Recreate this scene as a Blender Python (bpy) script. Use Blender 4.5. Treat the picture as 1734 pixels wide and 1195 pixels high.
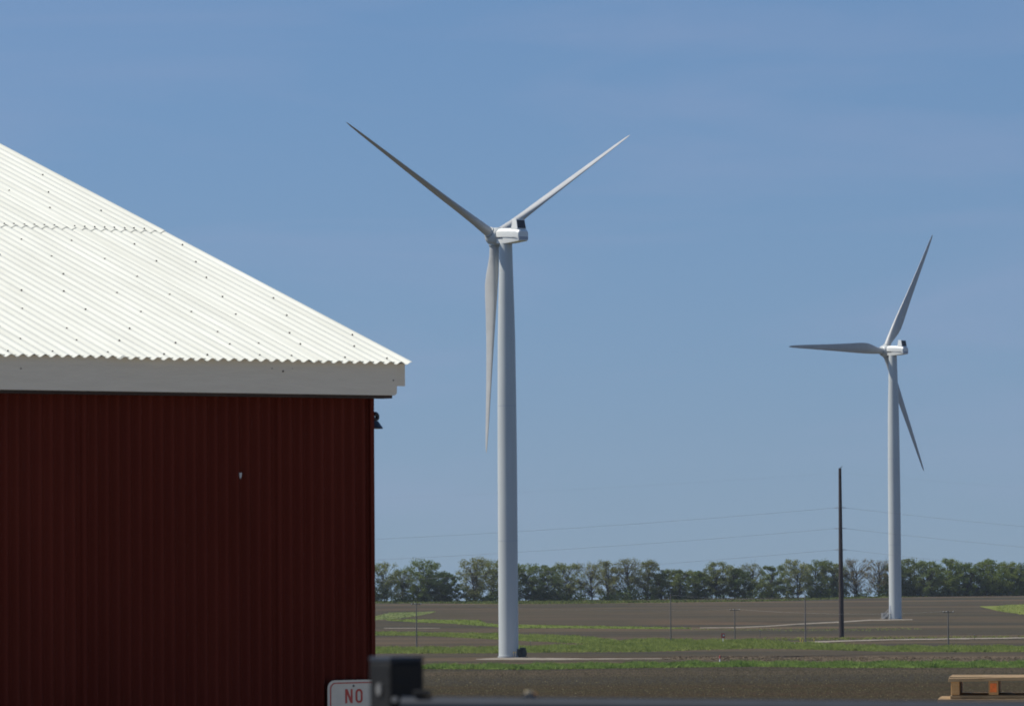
import bpy, math, random
import numpy as np
from mathutils import Vector, Matrix, Euler

for _o in list(bpy.data.objects):
    bpy.data.objects.remove(_o)
scene = bpy.context.scene
COL = scene.collection
R = math.radians
random.seed(7)
rng = np.random.default_rng(11)

# ------------------------------------------------------------------ camera
PW, PH = 1734.0, 1195.0
FPX = 8457.0                       # focal length in photo pixels (a long tele lens)
EYE = Vector((0.0, 0.0, 1.55))
PITCH = math.atan((946.0 - 597.5) / FPX)
ROLL = -0.0068
cam_d = bpy.data.cameras.new("camera")
cam = bpy.data.objects.new("camera", cam_d)
COL.objects.link(cam)
cam_d.sensor_width = 36.0
cam_d.lens = FPX / PW * 36.0
cam_d.clip_start = 0.5
cam_d.clip_end = 30000
CAM_ROT = (Euler((math.pi / 2 + PITCH, 0, 0)).to_matrix() @ Euler((0, 0, ROLL)).to_matrix())
cam.matrix_world = Matrix.Translation(EYE) @ CAM_ROT.to_4x4()
cam_d.dof.use_dof = True
cam_d.dof.focus_distance = 60.0
cam_d.dof.aperture_fstop = cam_d.lens / 14.0
scene.camera = cam

# ------------------------------------------------------------------ sky, sun, exposure
SUN_EL, SUN_AZ = R(53), (-0.995, 0.10)          # sun high on the left, a touch beyond the towers
sun_dir = Vector((SUN_AZ[0] * math.cos(SUN_EL), SUN_AZ[1] * math.cos(SUN_EL), math.sin(SUN_EL))).normalized()
sl = bpy.data.lights.new("sun", 'SUN')
sl.energy = 4.6
sl.angle = R(0.53)
sl.color = (1.0, 0.95, 0.87)
so = bpy.data.objects.new("sun", sl)
COL.objects.link(so)
so.rotation_euler = sun_dir.to_track_quat('Z', 'Y').to_euler()
so.location = (-60, -20, 90)

world = bpy.data.worlds.new("World")
scene.world = world
world.use_nodes = True
nt = world.node_tree
nt.nodes.clear()
N = nt.nodes.new
wo = N('ShaderNodeOutputWorld')
bg = N('ShaderNodeBackground')
sky = N('ShaderNodeTexSky')
sky.sky_type = 'NISHITA'
sky.sun_disc = False
sky.sun_elevation = SUN_EL
sky.sun_rotation = math.atan2(SUN_AZ[0], SUN_AZ[1])
sky.altitude = 250
sky.air_density = 1.0
sky.dust_density = 0.6
sky.ozone_density = 3.0
bg.inputs['Strength'].default_value = 0.088
SKY_TINT = (0.745, 0.945, 1.12, 1)
tc = N('ShaderNodeTexCoord')
sep = N('ShaderNodeSeparateXYZ')
nt.links.new(tc.outputs['Generated'], sep.inputs[0])
ab = N('ShaderNodeMath'); ab.operation = 'ABSOLUTE'
nt.links.new(sep.outputs['Z'], ab.inputs[0])
lift = N('ShaderNodeMath'); lift.operation = 'MULTIPLY_ADD'
nt.links.new(ab.outputs[0], lift.inputs[0])
lift.inputs[1].default_value = 0.95
lift.inputs[2].default_value = 0.10
cmb = N('ShaderNodeCombineXYZ')
nt.links.new(sep.outputs['X'], cmb.inputs[0])
nt.links.new(sep.outputs['Y'], cmb.inputs[1])
nt.links.new(lift.outputs[0], cmb.inputs[2])
nrm = N('ShaderNodeVectorMath'); nrm.operation = 'NORMALIZE'
nt.links.new(cmb.outputs[0], nrm.inputs[0])
nt.links.new(nrm.outputs[0], sky.inputs[0])
tint = N('ShaderNodeMix'); tint.data_type = 'RGBA'; tint.blend_type = 'MULTIPLY'
tint.inputs[0].default_value = 1.0
nt.links.new(sky.outputs[0], tint.inputs[6])
tint.inputs[7].default_value = SKY_TINT
# thin high cirrus, long streaks over the whole sky
mp = N('ShaderNodeMapping'); mp.inputs['Scale'].default_value = (7, 7, 46)
mp.inputs['Rotation'].default_value = (0, R(8), 0)
mp.inputs['Location'].default_value = (3.1, 1.4, 0.6)
nt.links.new(tc.outputs['Generated'], mp.inputs[0])
cn = N('ShaderNodeTexNoise'); cn.inputs['Scale'].default_value = 1.0
cn.inputs['Detail'].default_value = 5; cn.inputs['Roughness'].default_value = 0.5
cn.inputs['Distortion'].default_value = 0.5
nt.links.new(mp.outputs[0], cn.inputs['Vector'])
cr = N('ShaderNodeValToRGB')
cr.color_ramp.elements[0].position = 0.47; cr.color_ramp.elements[0].color = (0, 0, 0, 1)
cr.color_ramp.elements[1].position = 0.85; cr.color_ramp.elements[1].color = (1, 1, 1, 1)
nt.links.new(cn.outputs['Fac'], cr.inputs[0])
cm = N('ShaderNodeMath'); cm.operation = 'MULTIPLY'; cm.inputs[1].default_value = 0.45
nt.links.new(cr.outputs[0], cm.inputs[0])
hz0 = N('ShaderNodeMath'); hz0.operation = 'MULTIPLY'; hz0.inputs[1].default_value = -1 / 0.07
nt.links.new(ab.outputs[0], hz0.inputs[0])
hz1 = N('ShaderNodeMath'); hz1.operation = 'EXPONENT'
nt.links.new(hz0.outputs[0], hz1.inputs[0])
hz2 = N('ShaderNodeMath'); hz2.operation = 'MULTIPLY'; hz2.inputs[1].default_value = 0.45
nt.links.new(hz1.outputs[0], hz2.inputs[0])
hzm = N('ShaderNodeMix'); hzm.data_type = 'RGBA'
nt.links.new(hz2.outputs[0], hzm.inputs[0])
nt.links.new(tint.outputs[2], hzm.inputs[6])
hzm.inputs[7].default_value = (0.262 / 0.088, 0.268 / 0.088, 0.285 / 0.088, 1)   # pale air near the horizon
cmix = N('ShaderNodeMix'); cmix.data_type = 'RGBA'
nt.links.new(cm.outputs[0], cmix.inputs[0])
nt.links.new(hzm.outputs[2], cmix.inputs[6])
cmix.inputs[7].default_value = (3.7, 4.3, 6.4, 1)
nt.links.new(cmix.outputs[2], bg.inputs['Color'])
nt.links.new(bg.outputs[0], wo.inputs[0])

vs = scene.view_settings
scene.display_settings.display_device = 'sRGB'
vs.view_transform = 'Standard'
vs.look = 'None'
vs.exposure = 0.0
vs.gamma = 1.0
vs.use_curve_mapping = False
scene.render.engine = 'CYCLES'
cyc = scene.cycles
cyc.max_bounces = 6
cyc.diffuse_bounces = 3
cyc.glossy_bounces = 3
cyc.transmission_bounces = 4
cyc.volume_bounces = 0
cyc.use_denoising = True
cyc.sample_clamp_indirect = 4.0

# ------------------------------------------------------------------ helpers
def tag(o, label=None, cat=None, group=None, kind=None):
    if label: o["label"] = label
    if cat: o["category"] = cat
    if group: o["group"] = group
    if kind: o["kind"] = kind
    return o

def thing(name, label, cat, loc=(0, 0, 0), rz=0.0, group=None):
    o = bpy.data.objects.new(name, None)
    COL.objects.link(o)
    o.empty_display_size = 0.3
    o.location = loc
    o.rotation_euler = (0, 0, rz)
    return tag(o, label, cat, group)

def copy_tree(o, parent=None):
    c = o.copy()
    COL.objects.link(c)
    if parent is not None:
        c.parent = parent
    for ch in list(o.children):
        copy_tree(ch, c)
    return c

class MB:
    def __init__(s):
        s.v, s.f, s.m = [], [], []
    def poly(s, pts, faces, mi=0):
        b = len(s.v)
        s.v += [tuple(p) for p in pts]
        s.f += [tuple(i + b for i in f) for f in faces]
        s.m += [mi] * len(faces)
        return s
    def box(s, c, d, rot=None, mi=0):
        hx, hy, hz = d[0] / 2, d[1] / 2, d[2] / 2
        P = [Vector((x, y, z)) for x in (-hx, hx) for y in (-hy, hy) for z in (-hz, hz)]
        if rot is not None:
            P = [rot @ p for p in P]
        P = [p + Vector(c) for p in P]
        return s.poly(P, [(0, 1, 3, 2), (4, 6, 7, 5), (0, 4, 5, 1), (2, 3, 7, 6), (0, 2, 6, 4), (1, 5, 7, 3)], mi)
    def tube(s, pts, rad, n=8, mi=0, cap=True):
        pts = [Vector(p) for p in pts]
        if not hasattr(rad, '__len__'):
            rad = [rad] * len(pts)
        rings = []
        for i, p in enumerate(pts):
            a = pts[max(i - 1, 0)]; b = pts[min(i + 1, len(pts) - 1)]
            d = (b - a).normalized()
            ref = Vector((1, 0, 0)) if abs(d.z) > 0.6 else Vector((0, 0, 1))
            u = d.cross(ref).normalized(); w = d.cross(u).normalized()
            rings.append([p + (u * math.cos(2 * math.pi * k / n) + w * math.sin(2 * math.pi * k / n)) * rad[i] for k in range(n)])
        P = [q for r_ in rings for q in r_]
        F = []
        for i in range(len(pts) - 1):
            for k in range(n):
                k2 = (k + 1) % n
                F.append((i * n + k, i * n + k2, (i + 1) * n + k2, (i + 1) * n + k))
        if cap:
            F.append(tuple(range(n - 1, -1, -1)))
            F.append(tuple((len(pts) - 1) * n + k for k in range(n)))
        return s.poly(P, F, mi)
    def lathe(s, prof, n=24, c=(0, 0, 0), mi=0):
        return s.tube([(c[0], c[1], c[2] + z) for r_, z in prof], [r_ for r_, z in prof], n, mi)
    def loft(s, rings, mi=0, cap=True):
        n = len(rings[0])
        P = [q for r_ in rings for q in r_]
        F = []
        for i in range(len(rings) - 1):
            for k in range(n):
                k2 = (k + 1) % n
                F.append((i * n + k, i * n + k2, (i + 1) * n + k2, (i + 1) * n + k))
        if cap:
            F.append(tuple(range(n - 1, -1, -1)))
            F.append(tuple((len(rings) - 1) * n + k for k in range(n)))
        return s.poly(P, F, mi)
    def build(s, name, mats, parent=None, smooth=False, bevel=0.0, auto=None):
        me = bpy.data.meshes.new(name)
        me.from_pydata(s.v, [], s.f)
        if not isinstance(mats, (list, tuple)):
            mats = [mats]
        for m in mats:
            me.materials.append(m)
        me.polygons.foreach_set('material_index', s.m)
        import bmesh
        bm = bmesh.new(); bm.from_mesh(me)
        bmesh.ops.recalc_face_normals(bm, faces=bm.faces)
        if bevel:
            bmesh.ops.bevel(bm, geom=[e for e in bm.edges if len(e.link_faces) == 2 and e.calc_face_angle(0) > 0.5],
                            offset=bevel, segments=2, affect='EDGES', profile=0.5)
        if smooth:
            lim = R(auto if auto else 40)
            for f in bm.faces: f.smooth = True
            for e in bm.edges:
                e.smooth = not (len(e.link_faces) == 2 and e.calc_face_angle(0) > lim)
        bm.to_mesh(me); bm.free()
        o = bpy.data.objects.new(name, me)
        COL.objects.link(o)
        if parent is not None:
            o.parent = parent
        return o

def raw_mesh(name, V, F, mats, mi=None, parent=None):
    """big numpy mesh, all faces with the same corner count"""
    me = bpy.data.meshes.new(name)
    V = np.asarray(V, np.float32); F = np.asarray(F, np.int32)
    k = F.shape[1]
    me.vertices.add(len(V)); me.vertices.foreach_set('co', V.ravel())
    me.loops.add(F.size); me.loops.foreach_set('vertex_index', F.ravel())
    me.polygons.add(len(F))
    me.polygons.foreach_set('loop_start', np.arange(0, F.size, k, dtype=np.int32))
    for m in (mats if isinstance(mats, (list, tuple)) else [mats]):
        me.materials.append(m)
    if mi is not None:
        me.polygons.foreach_set('material_index', np.asarray(mi, np.int32))
    me.update(calc_edges=True)
    o = bpy.data.objects.new(name, me)
    COL.objects.link(o)
    if parent is not None:
        o.parent = parent
    return o

def ray(px, py):
    return (CAM_ROT @ Vector(((px - PW / 2) / FPX, -(py - PH / 2) / FPX, -1.0))).normalized()

PLAIN = -17.0
def tree_line(x):
    return 2205 + 0.5 * max(-500.0, min(500.0, x))
def ground_z(x, y):
    if y < 45: return 0.0
    if y < 520:
        t = (y - 45) / 475.0
        return PLAIN * (t if t < 0.8 else 0.8 + 0.2 * (1 - (1 - (t - 0.8) / 0.2) ** 2)) if t < 0.8 else PLAIN * (0.8 + 0.2 * (2 * ((t - 0.8) / 0.2) - ((t - 0.8) / 0.2) ** 2) )
    d = y - tree_line(x) - 35
    if d <= 0: return PLAIN
    s = 0.06 * d * d / (d + 120.0)
    return PLAIN - min(s, 45 + (d - 900) * 0.014 if d > 900 else s)
def on_plain(px, py):
    d = ray(px, py)
    t = (PLAIN - EYE.z) / d.z
    return EYE + d * t
def at_depth(px, py, D):
    d = ray(px, py)
    return EYE + d * (D / d.y)

# ------------------------------------------------------------------ materials
def mat(name, col, rough=0.6, metal=0.0, var=0.0, scale=5.0, stretch=(1, 1, 1), bump=0.0, bscale=None,
        col2=None, detail=5.0, spec=0.5, lo=0.35, hi=0.7):
    m = bpy.data.materials.new(name)
    m.use_nodes = True
    t = m.node_tree
    b = t.nodes['Principled BSDF']
    b.inputs['Roughness'].default_value = rough
    b.inputs['Metallic'].default_value = metal
    b.inputs['Specular IOR Level'].default_value = 0.0 if rough >= 0.9 else spec
    c1 = (*col, 1)
    if var > 0 or col2 is not None:
        co = t.nodes.new('ShaderNodeTexCoord')
        mp_ = t.nodes.new('ShaderNodeMapping'); mp_.inputs['Scale'].default_value = stretch
        t.links.new(co.outputs['Object'], mp_.inputs[0])
        n = t.nodes.new('ShaderNodeTexNoise')
        n.inputs['Scale'].default_value = scale; n.inputs['Detail'].default_value = detail
        n.inputs['Roughness'].default_value = 0.6
        t.links.new(mp_.outputs[0], n.inputs['Vector'])
        r_ = t.nodes.new('ShaderNodeValToRGB')
        r_.color_ramp.elements[0].position = lo; r_.color_ramp.elements[1].position = hi
        r_.color_ramp.elements[0].color = c1 if col2 is not None else tuple(max(0, x * (1 - var)) for x in col) + (1,)
        r_.color_ramp.elements[1].color = (*col2, 1) if col2 is not None else tuple(x * (1 + var) for x in col) + (1,)
        t.links.new(n.outputs['Fac'], r_.inputs[0])
        t.links.new(r_.outputs[0], b.inputs['Base Color'])
        if bump:
            n2 = n
            if bscale:
                n2 = t.nodes.new('ShaderNodeTexNoise'); n2.inputs['Scale'].default_value = bscale
                n2.inputs['Detail'].default_value = 6
                t.links.new(mp_.outputs[0], n2.inputs['Vector'])
            bp = t.nodes.new('ShaderNodeBump'); bp.inputs['Strength'].default_value = bump
            bp.inputs['Distance'].default_value = 0.05
            t.links.new(n2.outputs['Fac'], bp.inputs['Height'])
            t.links.new(bp.outputs[0], b.inputs['Normal'])
    else:
        b.inputs['Base Color'].default_value = c1
    return m

M = {}
M['turbine'] = mat('turbine_paint', (0.56, 0.585, 0.56), 0.38, var=0.05, scale=0.25, stretch=(1, 1, 0.25), spec=0.4)
M['nacelle'] = mat('nacelle_gelcoat', (0.86, 0.87, 0.82), 0.4, var=0.03, scale=1.0)  # lightened beyond the tower paint to give the sunlit side its glare
M['nacelle_grey'] = mat('nacelle_grey', (0.42, 0.45, 0.50), 0.5)
M['blade'] = mat('blade_gelcoat', (0.50, 0.50, 0.47), 0.42, var=0.07, scale=0.3)
M['grille'] = mat('cooler_grille', (0.02, 0.025, 0.035), 0.5, var=0.3, scale=4)
M['seam'] = mat('dark_seam', (0.10, 0.10, 0.10), 0.7)
M['roof'] = mat('white_roof_paint', (0.650, 0.648, 0.555), 0.5, col2=(0.750, 0.750, 0.655), scale=2.2, stretch=(5.0, 0.35, 1), spec=0.3)
M['fascia'] = mat('white_board_warm_tinted', (0.585, 0.525, 0.415), 0.7, col2=(0.625, 0.565, 0.45), scale=9, stretch=(0.5, 1, 4), bump=0.15, bscale=40)  # white warmed in the base colour to show yard bounce under blue skylight
M['red'] = mat('barn_red_sheet', (0.083, 0.0135, 0.0070), 0.7, col2=(0.100, 0.0175, 0.0095), scale=3, stretch=(0.9, 0.9, 0.3), spec=0.1)
M['soffit'] = mat('dark_soffit_wood', (0.03, 0.018, 0.014), 0.8, var=0.2)
M['screw'] = mat('rusty_screw', (0.06, 0.05, 0.04), 0.6)
M['black_metal'] = mat('black_lamp_metal', (0.012, 0.012, 0.015), 0.45)
M['sign_white'] = mat('sign_white', (0.62, 0.55, 0.43), 0.5, var=0.05, scale=12)
M['sign_red'] = mat('sign_red', (0.45, 0.05, 0.03), 0.5)
M['post'] = mat('dark_post_paint', (0.007, 0.007, 0.007), 0.65, spec=0.25, var=0.3, scale=14, bump=0.1, bscale=60)
M['rail'] = mat('dark_pipe_tinted_sky_reflection', (0.013, 0.020, 0.032), 0.6, spec=0.35, var=0.2, scale=10)
M['bright_steel'] = mat('bright_steel', (0.55, 0.55, 0.53), 0.4)
M['dull_steel'] = mat('dull_steel', (0.17, 0.17, 0.165), 0.6, spec=0.3)
M['pallet'] = mat('pallet_wood', (0.27, 0.175, 0.08), 0.8, col2=(0.41, 0.285, 0.15), scale=6, stretch=(1.2, 10, 10), bump=0.3, bscale=30)
M['stringer'] = mat('stringer_wood', (0.48, 0.26, 0.09), 0.8, col2=(0.60, 0.35, 0.15), scale=8, stretch=(8, 1, 8))  # wood brightened and saturated to paint in sunlight on the grazed end faces
M['orange'] = mat('orange_spray', (0.95, 0.20, 0.03), 0.6, var=0.15, scale=30)
M['stake'] = mat('pale_wood', (0.36, 0.30, 0.19), 0.8, var=0.1, scale=20)
M['corten'] = mat('weathering_steel', (0.050, 0.036, 0.031), 0.8, var=0.3, scale=1.2, stretch=(1, 1, 0.2))
M['pole_wood'] = mat('grey_pole_wood', (0.14, 0.13, 0.12), 0.85, var=0.2, scale=2, stretch=(1, 1, 0.2))
M['wire'] = mat('dull_conductor', (0.34, 0.34, 0.35), 0.6)  # grey raised so the wires look sunlit against the dark trees
M['cabinet'] = mat('dark_green_cabinet', (0.022, 0.032, 0.028), 0.5, var=0.2, scale=3)
M['pale_metal'] = mat('galvanised', (0.42, 0.43, 0.42), 0.5)
M['yellow'] = mat('yellow_marker', (0.55, 0.40, 0.05), 0.6)
M['redmark'] = mat('red_marker', (0.50, 0.09, 0.07), 0.6)
M['white'] = mat('white_marker', (0.75, 0.75, 0.73), 0.6)
M['gravel'] = mat('crushed_limestone', (0.17, 0.145, 0.115), 0.9, col2=(0.29, 0.26, 0.21), scale=0.35, lo=0.3, hi=0.6)
M['rubble'] = mat('dry_grass', (0.19, 0.15, 0.10), 0.9, var=0.35, scale=0.4)
M['bark'] = mat('bark', (0.075, 0.066, 0.058), 0.9, var=0.25, scale=0.6)

def leaf_mat(name, col, col2, trans=0.25):
    m = bpy.data.materials.new(name)
    m.use_nodes = True
    t = m.node_tree
    for n in list(t.nodes): t.nodes.remove(n)
    out = t.nodes.new('ShaderNodeOutputMaterial')
    df = t.nodes.new('ShaderNodeBsdfDiffuse'); tr = t.nodes.new('ShaderNodeBsdfTranslucent')
    mx = t.nodes.new('ShaderNodeMixShader'); mx.inputs[0].default_value = trans
    g = t.nodes.new('ShaderNodeNewGeometry')
    co = t.nodes.new('ShaderNodeTexCoord')
    nz = t.nodes.new('ShaderNodeTexNoise'); nz.inputs['Scale'].default_value = 0.12; nz.inputs['Detail'].default_value = 3
    t.links.new(g.outputs['Position'], nz.inputs['Vector'])
    ad = t.nodes.new('ShaderNodeMath'); ad.operation = 'MULTIPLY_ADD'; ad.inputs[1].default_value = 0.45
    sb = t.nodes.new('ShaderNodeMath'); sb.operation = 'MULTIPLY_ADD'; sb.inputs[1].default_value = 1.6; sb.inputs[2].default_value = -0.53
    t.links.new(nz.outputs['Fac'], sb.inputs[0])
    t.links.new(g.outputs['Random Per Island'], ad.inputs[0]); t.links.new(sb.outputs[0], ad.inputs[2])
    mc = t.nodes.new('ShaderNodeMix'); mc.data_type = 'RGBA'
    t.links.new(ad.outputs[0], mc.inputs[0])
    mc.inputs[6].default_value = (*col, 1); mc.inputs[7].default_value = (*col2, 1)
    oi = t.nodes.new('ShaderNodeObjectInfo')
    mu = t.nodes.new('ShaderNodeMix'); mu.data_type = 'RGBA'; mu.blend_type = 'MULTIPLY'; mu.inputs[0].default_value = 1
    t.links.new(mc.outputs[2], mu.inputs[6]); t.links.new(oi.outputs['Color'], mu.inputs[7])
    t.links.new(mu.outputs[2], df.inputs[0]); t.links.new(mu.outputs[2], tr.inputs[0])
    t.links.new(df.outputs[0], mx.inputs[1]); t.links.new(tr.outputs[0], mx.inputs[2])
    t.links.new(mx.outputs[0], out.inputs[0])
    return m
M['leaf'] = leaf_mat('leaf', (0.110, 0.145, 0.048), (0.255, 0.285, 0.098), 0.40)  # greens lightened to bring sun into crowns that render mostly in shade
M['grass'] = leaf_mat('grass_blades', (0.150, 0.200, 0.050), (0.265, 0.300, 0.095), 0.4)  # blade colour boosted to make up for self-shadowing at low view angle
M['grass_rich'] = leaf_mat('grass_blades_rich', (0.075, 0.145, 0.028), (0.27, 0.35, 0.10), 0.4)

# ground: ploughed soil with grey, brown and reddish patches
def soil_material():
    m = bpy.data.materials.new('ploughed_soil')
    m.use_nodes = True
    t = m.node_tree; b = t.nodes['Principled BSDF']
    b.inputs['Roughness'].default_value = 1.0; b.inputs['Specular IOR Level'].default_value = 0.0
    g = t.nodes.new('ShaderNodeNewGeometry')
    def noise(scale, detail=4, stretch=(1, 1, 1)):
        mp_ = t.nodes.new('ShaderNodeMapping'); mp_.inputs['Scale'].default_value = stretch
        t.links.new(g.outputs['Position'], mp_.inputs[0])
        n = t.nodes.new('ShaderNodeTexNoise'); n.inputs['Scale'].default_value = scale; n.inputs['Detail'].default_value = detail
        t.links.new(mp_.outputs[0], n.inputs['Vector'])
        return n.outputs['Fac']
    def ramp(fac, lo, hi):
        r_ = t.nodes.new('ShaderNodeMapRange'); r_.inputs[1].default_value = lo; r_.inputs[2].default_value = hi
        t.links.new(fac, r_.inputs[0]); return r_.outputs[0]
    def mix(fac, a, c):
        x = t.nodes.new('ShaderNodeMix'); x.data_type = 'RGBA'
        t.links.new(fac, x.inputs[0])
        for i, q in ((6, a), (7, c)):
            if isinstance(q, tuple): x.inputs[i].default_value = (*q, 1)
            else: t.links.new(q, x.inputs[i])
        return x.outputs[2]
    c = mix(ramp(noise(0.012, 3, (1, 0.5, 1)), 0.4, 0.62), (0.074, 0.065, 0.046), (0.098, 0.078, 0.055))
    c = mix(ramp(noise(0.0065, 3, (1, 0.30, 1)), 0.56, 0.72), c, (0.150, 0.096, 0.062))
    c = mix(ramp(noise(0.05, 4, (0.35, 1, 1)), 0.45, 0.75), c, (0.050, 0.049, 0.042))
    c = mix(ramp(noise(0.02, 3, (0.12, 0.9, 1)), 0.50, 0.64), c, (0.056, 0.054, 0.044))
    c = mix(ramp(noise(0.017, 4, (0.16, 1.1, 1)), 0.54, 0.72), c, (0.130, 0.096, 0.066))
    # the nearest field: darker, browner, with old crop residue
    sp = t.nodes.new('ShaderNodeSeparateXYZ'); t.links.new(g.outputs['Position'], sp.inputs[0])
    near = ramp(sp.outputs['Y'], 800, 770)
    nc = mix(ramp(noise(0.9, 6), 0.40, 0.66), (0.034, 0.029, 0.017), (0.066, 0.057, 0.032))
    nc = mix(ramp(noise(0.06, 4, (0.08, 1, 1)), 0.45, 0.62), nc, (0.058, 0.041, 0.027))
    nc = mix(ramp(sp.outputs['Y'], 728, 752), nc, (0.052, 0.049, 0.042))
    c = mix(near, c, nc)
    hs = mix(ramp(noise(0.7, 6), 0.3, 0.75), (0.80, 0.80, 0.80), (1.2, 1.19, 1.17))
    x = t.nodes.new('ShaderNodeMix'); x.data_type = 'RGBA'; x.blend_type = 'MULTIPLY'; x.inputs[0].default_value = 1
    t.links.new(c, x.inputs[6]); t.links.new(hs, x.inputs[7])
    # yard gravel close by
    yard = ramp(sp.outputs['Y'], 60, 48)
    c2 = mix(yard, x.outputs[2], mix(ramp(noise(8, 6), 0.35, 0.65), (0.30, 0.275, 0.235), (0.44, 0.41, 0.36)))
    t.links.new(c2, b.inputs['Base Color'])
    bp = t.nodes.new('ShaderNodeBump'); bp.inputs['Strength'].default_value = 0.6; bp.inputs['Distance'].default_value = 0.25
    t.links.new(noise(1.6, 5), bp.inputs['Height']); t.links.new(bp.outputs[0], b.inputs['Normal'])
    return m
M['soil'] = soil_material()

# ------------------------------------------------------------------ ground
def build_ground():
    xs = np.concatenate([np.linspace(-3000, -600, 14), np.linspace(-500, 500, 51), np.linspace(600, 3000, 14)])
    ys = np.concatenate([np.linspace(-600, 30, 8), np.linspace(45, 520, 40), np.linspace(560, 1900, 36), np.linspace(1920, 2800, 89), np.linspace(2850, 5600, 40)])
    V = [(x, y, ground_z(x, y)) for y in ys for x in xs]
    nx = len(xs)
    F = [(j * nx + i, j * nx + i + 1, (j + 1) * nx + i + 1, (j + 1) * nx + i) for j in range(len(ys) - 1) for i in range(nx - 1)]
    o = raw_mesh('ground', V, F, M['soil'])
    o.data.polygons.foreach_set('use_smooth', [True] * len(F))
    tag(o, kind='structure')
build_ground()

def interp(pl, x):
    return float(np.interp(x, [p[0] for p in pl], [p[1] for p in pl]))

def strip_sheet(name, top, bot, m, dz, step=14.0, jitter=0.4):
    x0 = max(top[0][0], bot[0][0]); x1 = min(top[-1][0], bot[-1][0])
    n = max(2, int((x1 - x0) / step))
    mb = MB(); P = []
    for i in range(n + 1):
        px = x0 + (x1 - x0) * i / n
        a = on_plain(px, interp(bot, px) + random.uniform(-jitter, jitter)); c = on_plain(px, interp(top, px) + random.uniform(-jitter, jitter) * .6)
        P += [(a.x, a.y, PLAIN + dz), (c.x, c.y, PLAIN + dz)]
    mb.poly(P, [(2 * i, 2 * i + 2, 2 * i + 3, 2 * i + 1) for i in range(n)])
    o = mb.build(name, m)
    return tag(o, kind='structure')

def grass_strip(top, bot, label, m, h=(0.25, 0.55), per_m2=2.0, wid=(0.12, 0.35), limit=42000, color=(1, 1, 1, 1), base=True):
    x0 = top[0][0]; x1 = top[-1][0]
    n = max(3, int((x1 - x0) / 7))
    pxs = np.linspace(x0, x1, n + 1)
    A = np.array([on_plain(p, interp(bot, p)) for p in pxs]); B = np.array([on_plain(p, interp(top, p)) for p in pxs])
    area = np.abs(np.cumsum(0.5 * (np.linalg.norm(A[1:] - B[1:], axis=1) + np.linalg.norm(A[:-1] - B[:-1], axis=1)) * np.abs(np.diff(0.5 * (A + B)[:, 0]))))
    tot = area[-1]
    cnt = int(min(limit, tot * per_m2))
    seg = np.searchsorted(area, rng.random(cnt) * tot); seg = np.minimum(seg, n - 1)
    u = rng.random(cnt); v = rng.random(cnt)
    # thicker growth along the near edge, ragged edges
    v = np.clip(v ** 1.15 + rng.normal(0, 0.035, cnt), -0.08, 1.08)
    a = A[seg] * (1 - u[:, None]) + A[seg + 1] * u[:, None]
    b = B[seg] * (1 - u[:, None]) + B[seg + 1] * u[:, None]
    p = a * (1 - v[:, None]) + b * v[:, None]
    p[:, 2] = PLAIN
    lump = 0.78 + 0.55 * np.sin(p[:, 0] * 0.9 + 2 * np.sin(p[:, 1] * 0.21)) * np.sin(p[:, 1] * 0.33 + p[:, 0] * 0.17)
    hh = rng.uniform(h[0], h[1], cnt) * lump
    ww = rng.uniform(wid[0], wid[1], cnt)
    an = rng.random(cnt) * math.pi
    dx = np.stack([np.cos(an) * ww, np.sin(an) * ww, np.zeros(cnt)], 1)
    tip = p + np.stack([rng.normal(0, 0.55, cnt), rng.normal(0, 0.55, cnt), hh], 1)
    V = np.empty((cnt, 3, 3)); V[:, 0] = p - dx; V[:, 1] = p + dx; V[:, 2] = tip
    V = V.reshape(-1, 3); F = np.arange(cnt * 3).reshape(-1, 3)
    if base:
        k = len(V)
        S = []
        T = []
        for i in range(n + 1):
            S += [(A[i][0], A[i][1], PLAIN + 0.06), (B[i][0], B[i][1], PLAIN + 0.06)]
        for i in range(n):
            q = k + 2 * i
            T += [(q, q + 2, q + 3), (q, q + 3, q + 1)]
        V = np.concatenate([V, np.array(S)]); F = np.concatenate([F, np.array(T)])
    o = raw_mesh('grass_strip', V, F, m)
    o.color = color
    return tag(o, label, 'grass', kind='stuff')

X0, X1 = 560, 1790
grass_strip([(X0, 1129), (720, 1128), (820, 1127.5), (1000, 1126), (1090, 1124.5), (1280, 1122.5), (1400, 1123.5), (X1, 1122.5)],
            [(X0, 1132), (720, 1132), (900, 1133), (1000, 1131.5), (1090, 1130), (1200, 1129), (1280, 1128), (1400, 1130), (X1, 1129.5)],
            'bright green tall grass verge along the edge of the nearest ploughed field', M['grass_rich'], h=(0.35, 0.8), per_m2=16, limit=110000, wid=(0.06, 0.18))
grass_strip([(X0, 1098), (845, 1097), (900, 1095), (1000, 1092), (1050, 1086), (1100, 1083), (1190, 1085), (1280, 1084), (1330, 1088), (1390, 1090), (1480, 1095), (1590, 1095.5), (X1, 1095.5)],
            [(X0, 1106), (845, 1105), (900, 1104), (1000, 1103), (1100, 1102), (1190, 1099), (1280, 1097), (1390, 1099), (1480, 1102), (1590, 1103), (X1, 1103)],
            'long green grass strip running just behind the foot of the near wind turbine', M['grass'], h=(0.3, 0.75), per_m2=10, limit=130000, wid=(0.06, 0.2))
grass_strip([(X0, 1069), (700, 1071), (740, 1072), (845, 1073), (880, 1075), (950, 1076), (1000, 1079), (1060, 1086)],
            [(X0, 1075), (700, 1075.5), (740, 1077), (845, 1082), (880, 1084), (950, 1087), (1000, 1089.5), (1060, 1090)],
            'green grass strip crossing behind the near tower and merging with the verge to its right', M['grass'], h=(0.25, 0.6), per_m2=5, limit=80000, wid=(0.08, 0.22))
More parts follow.
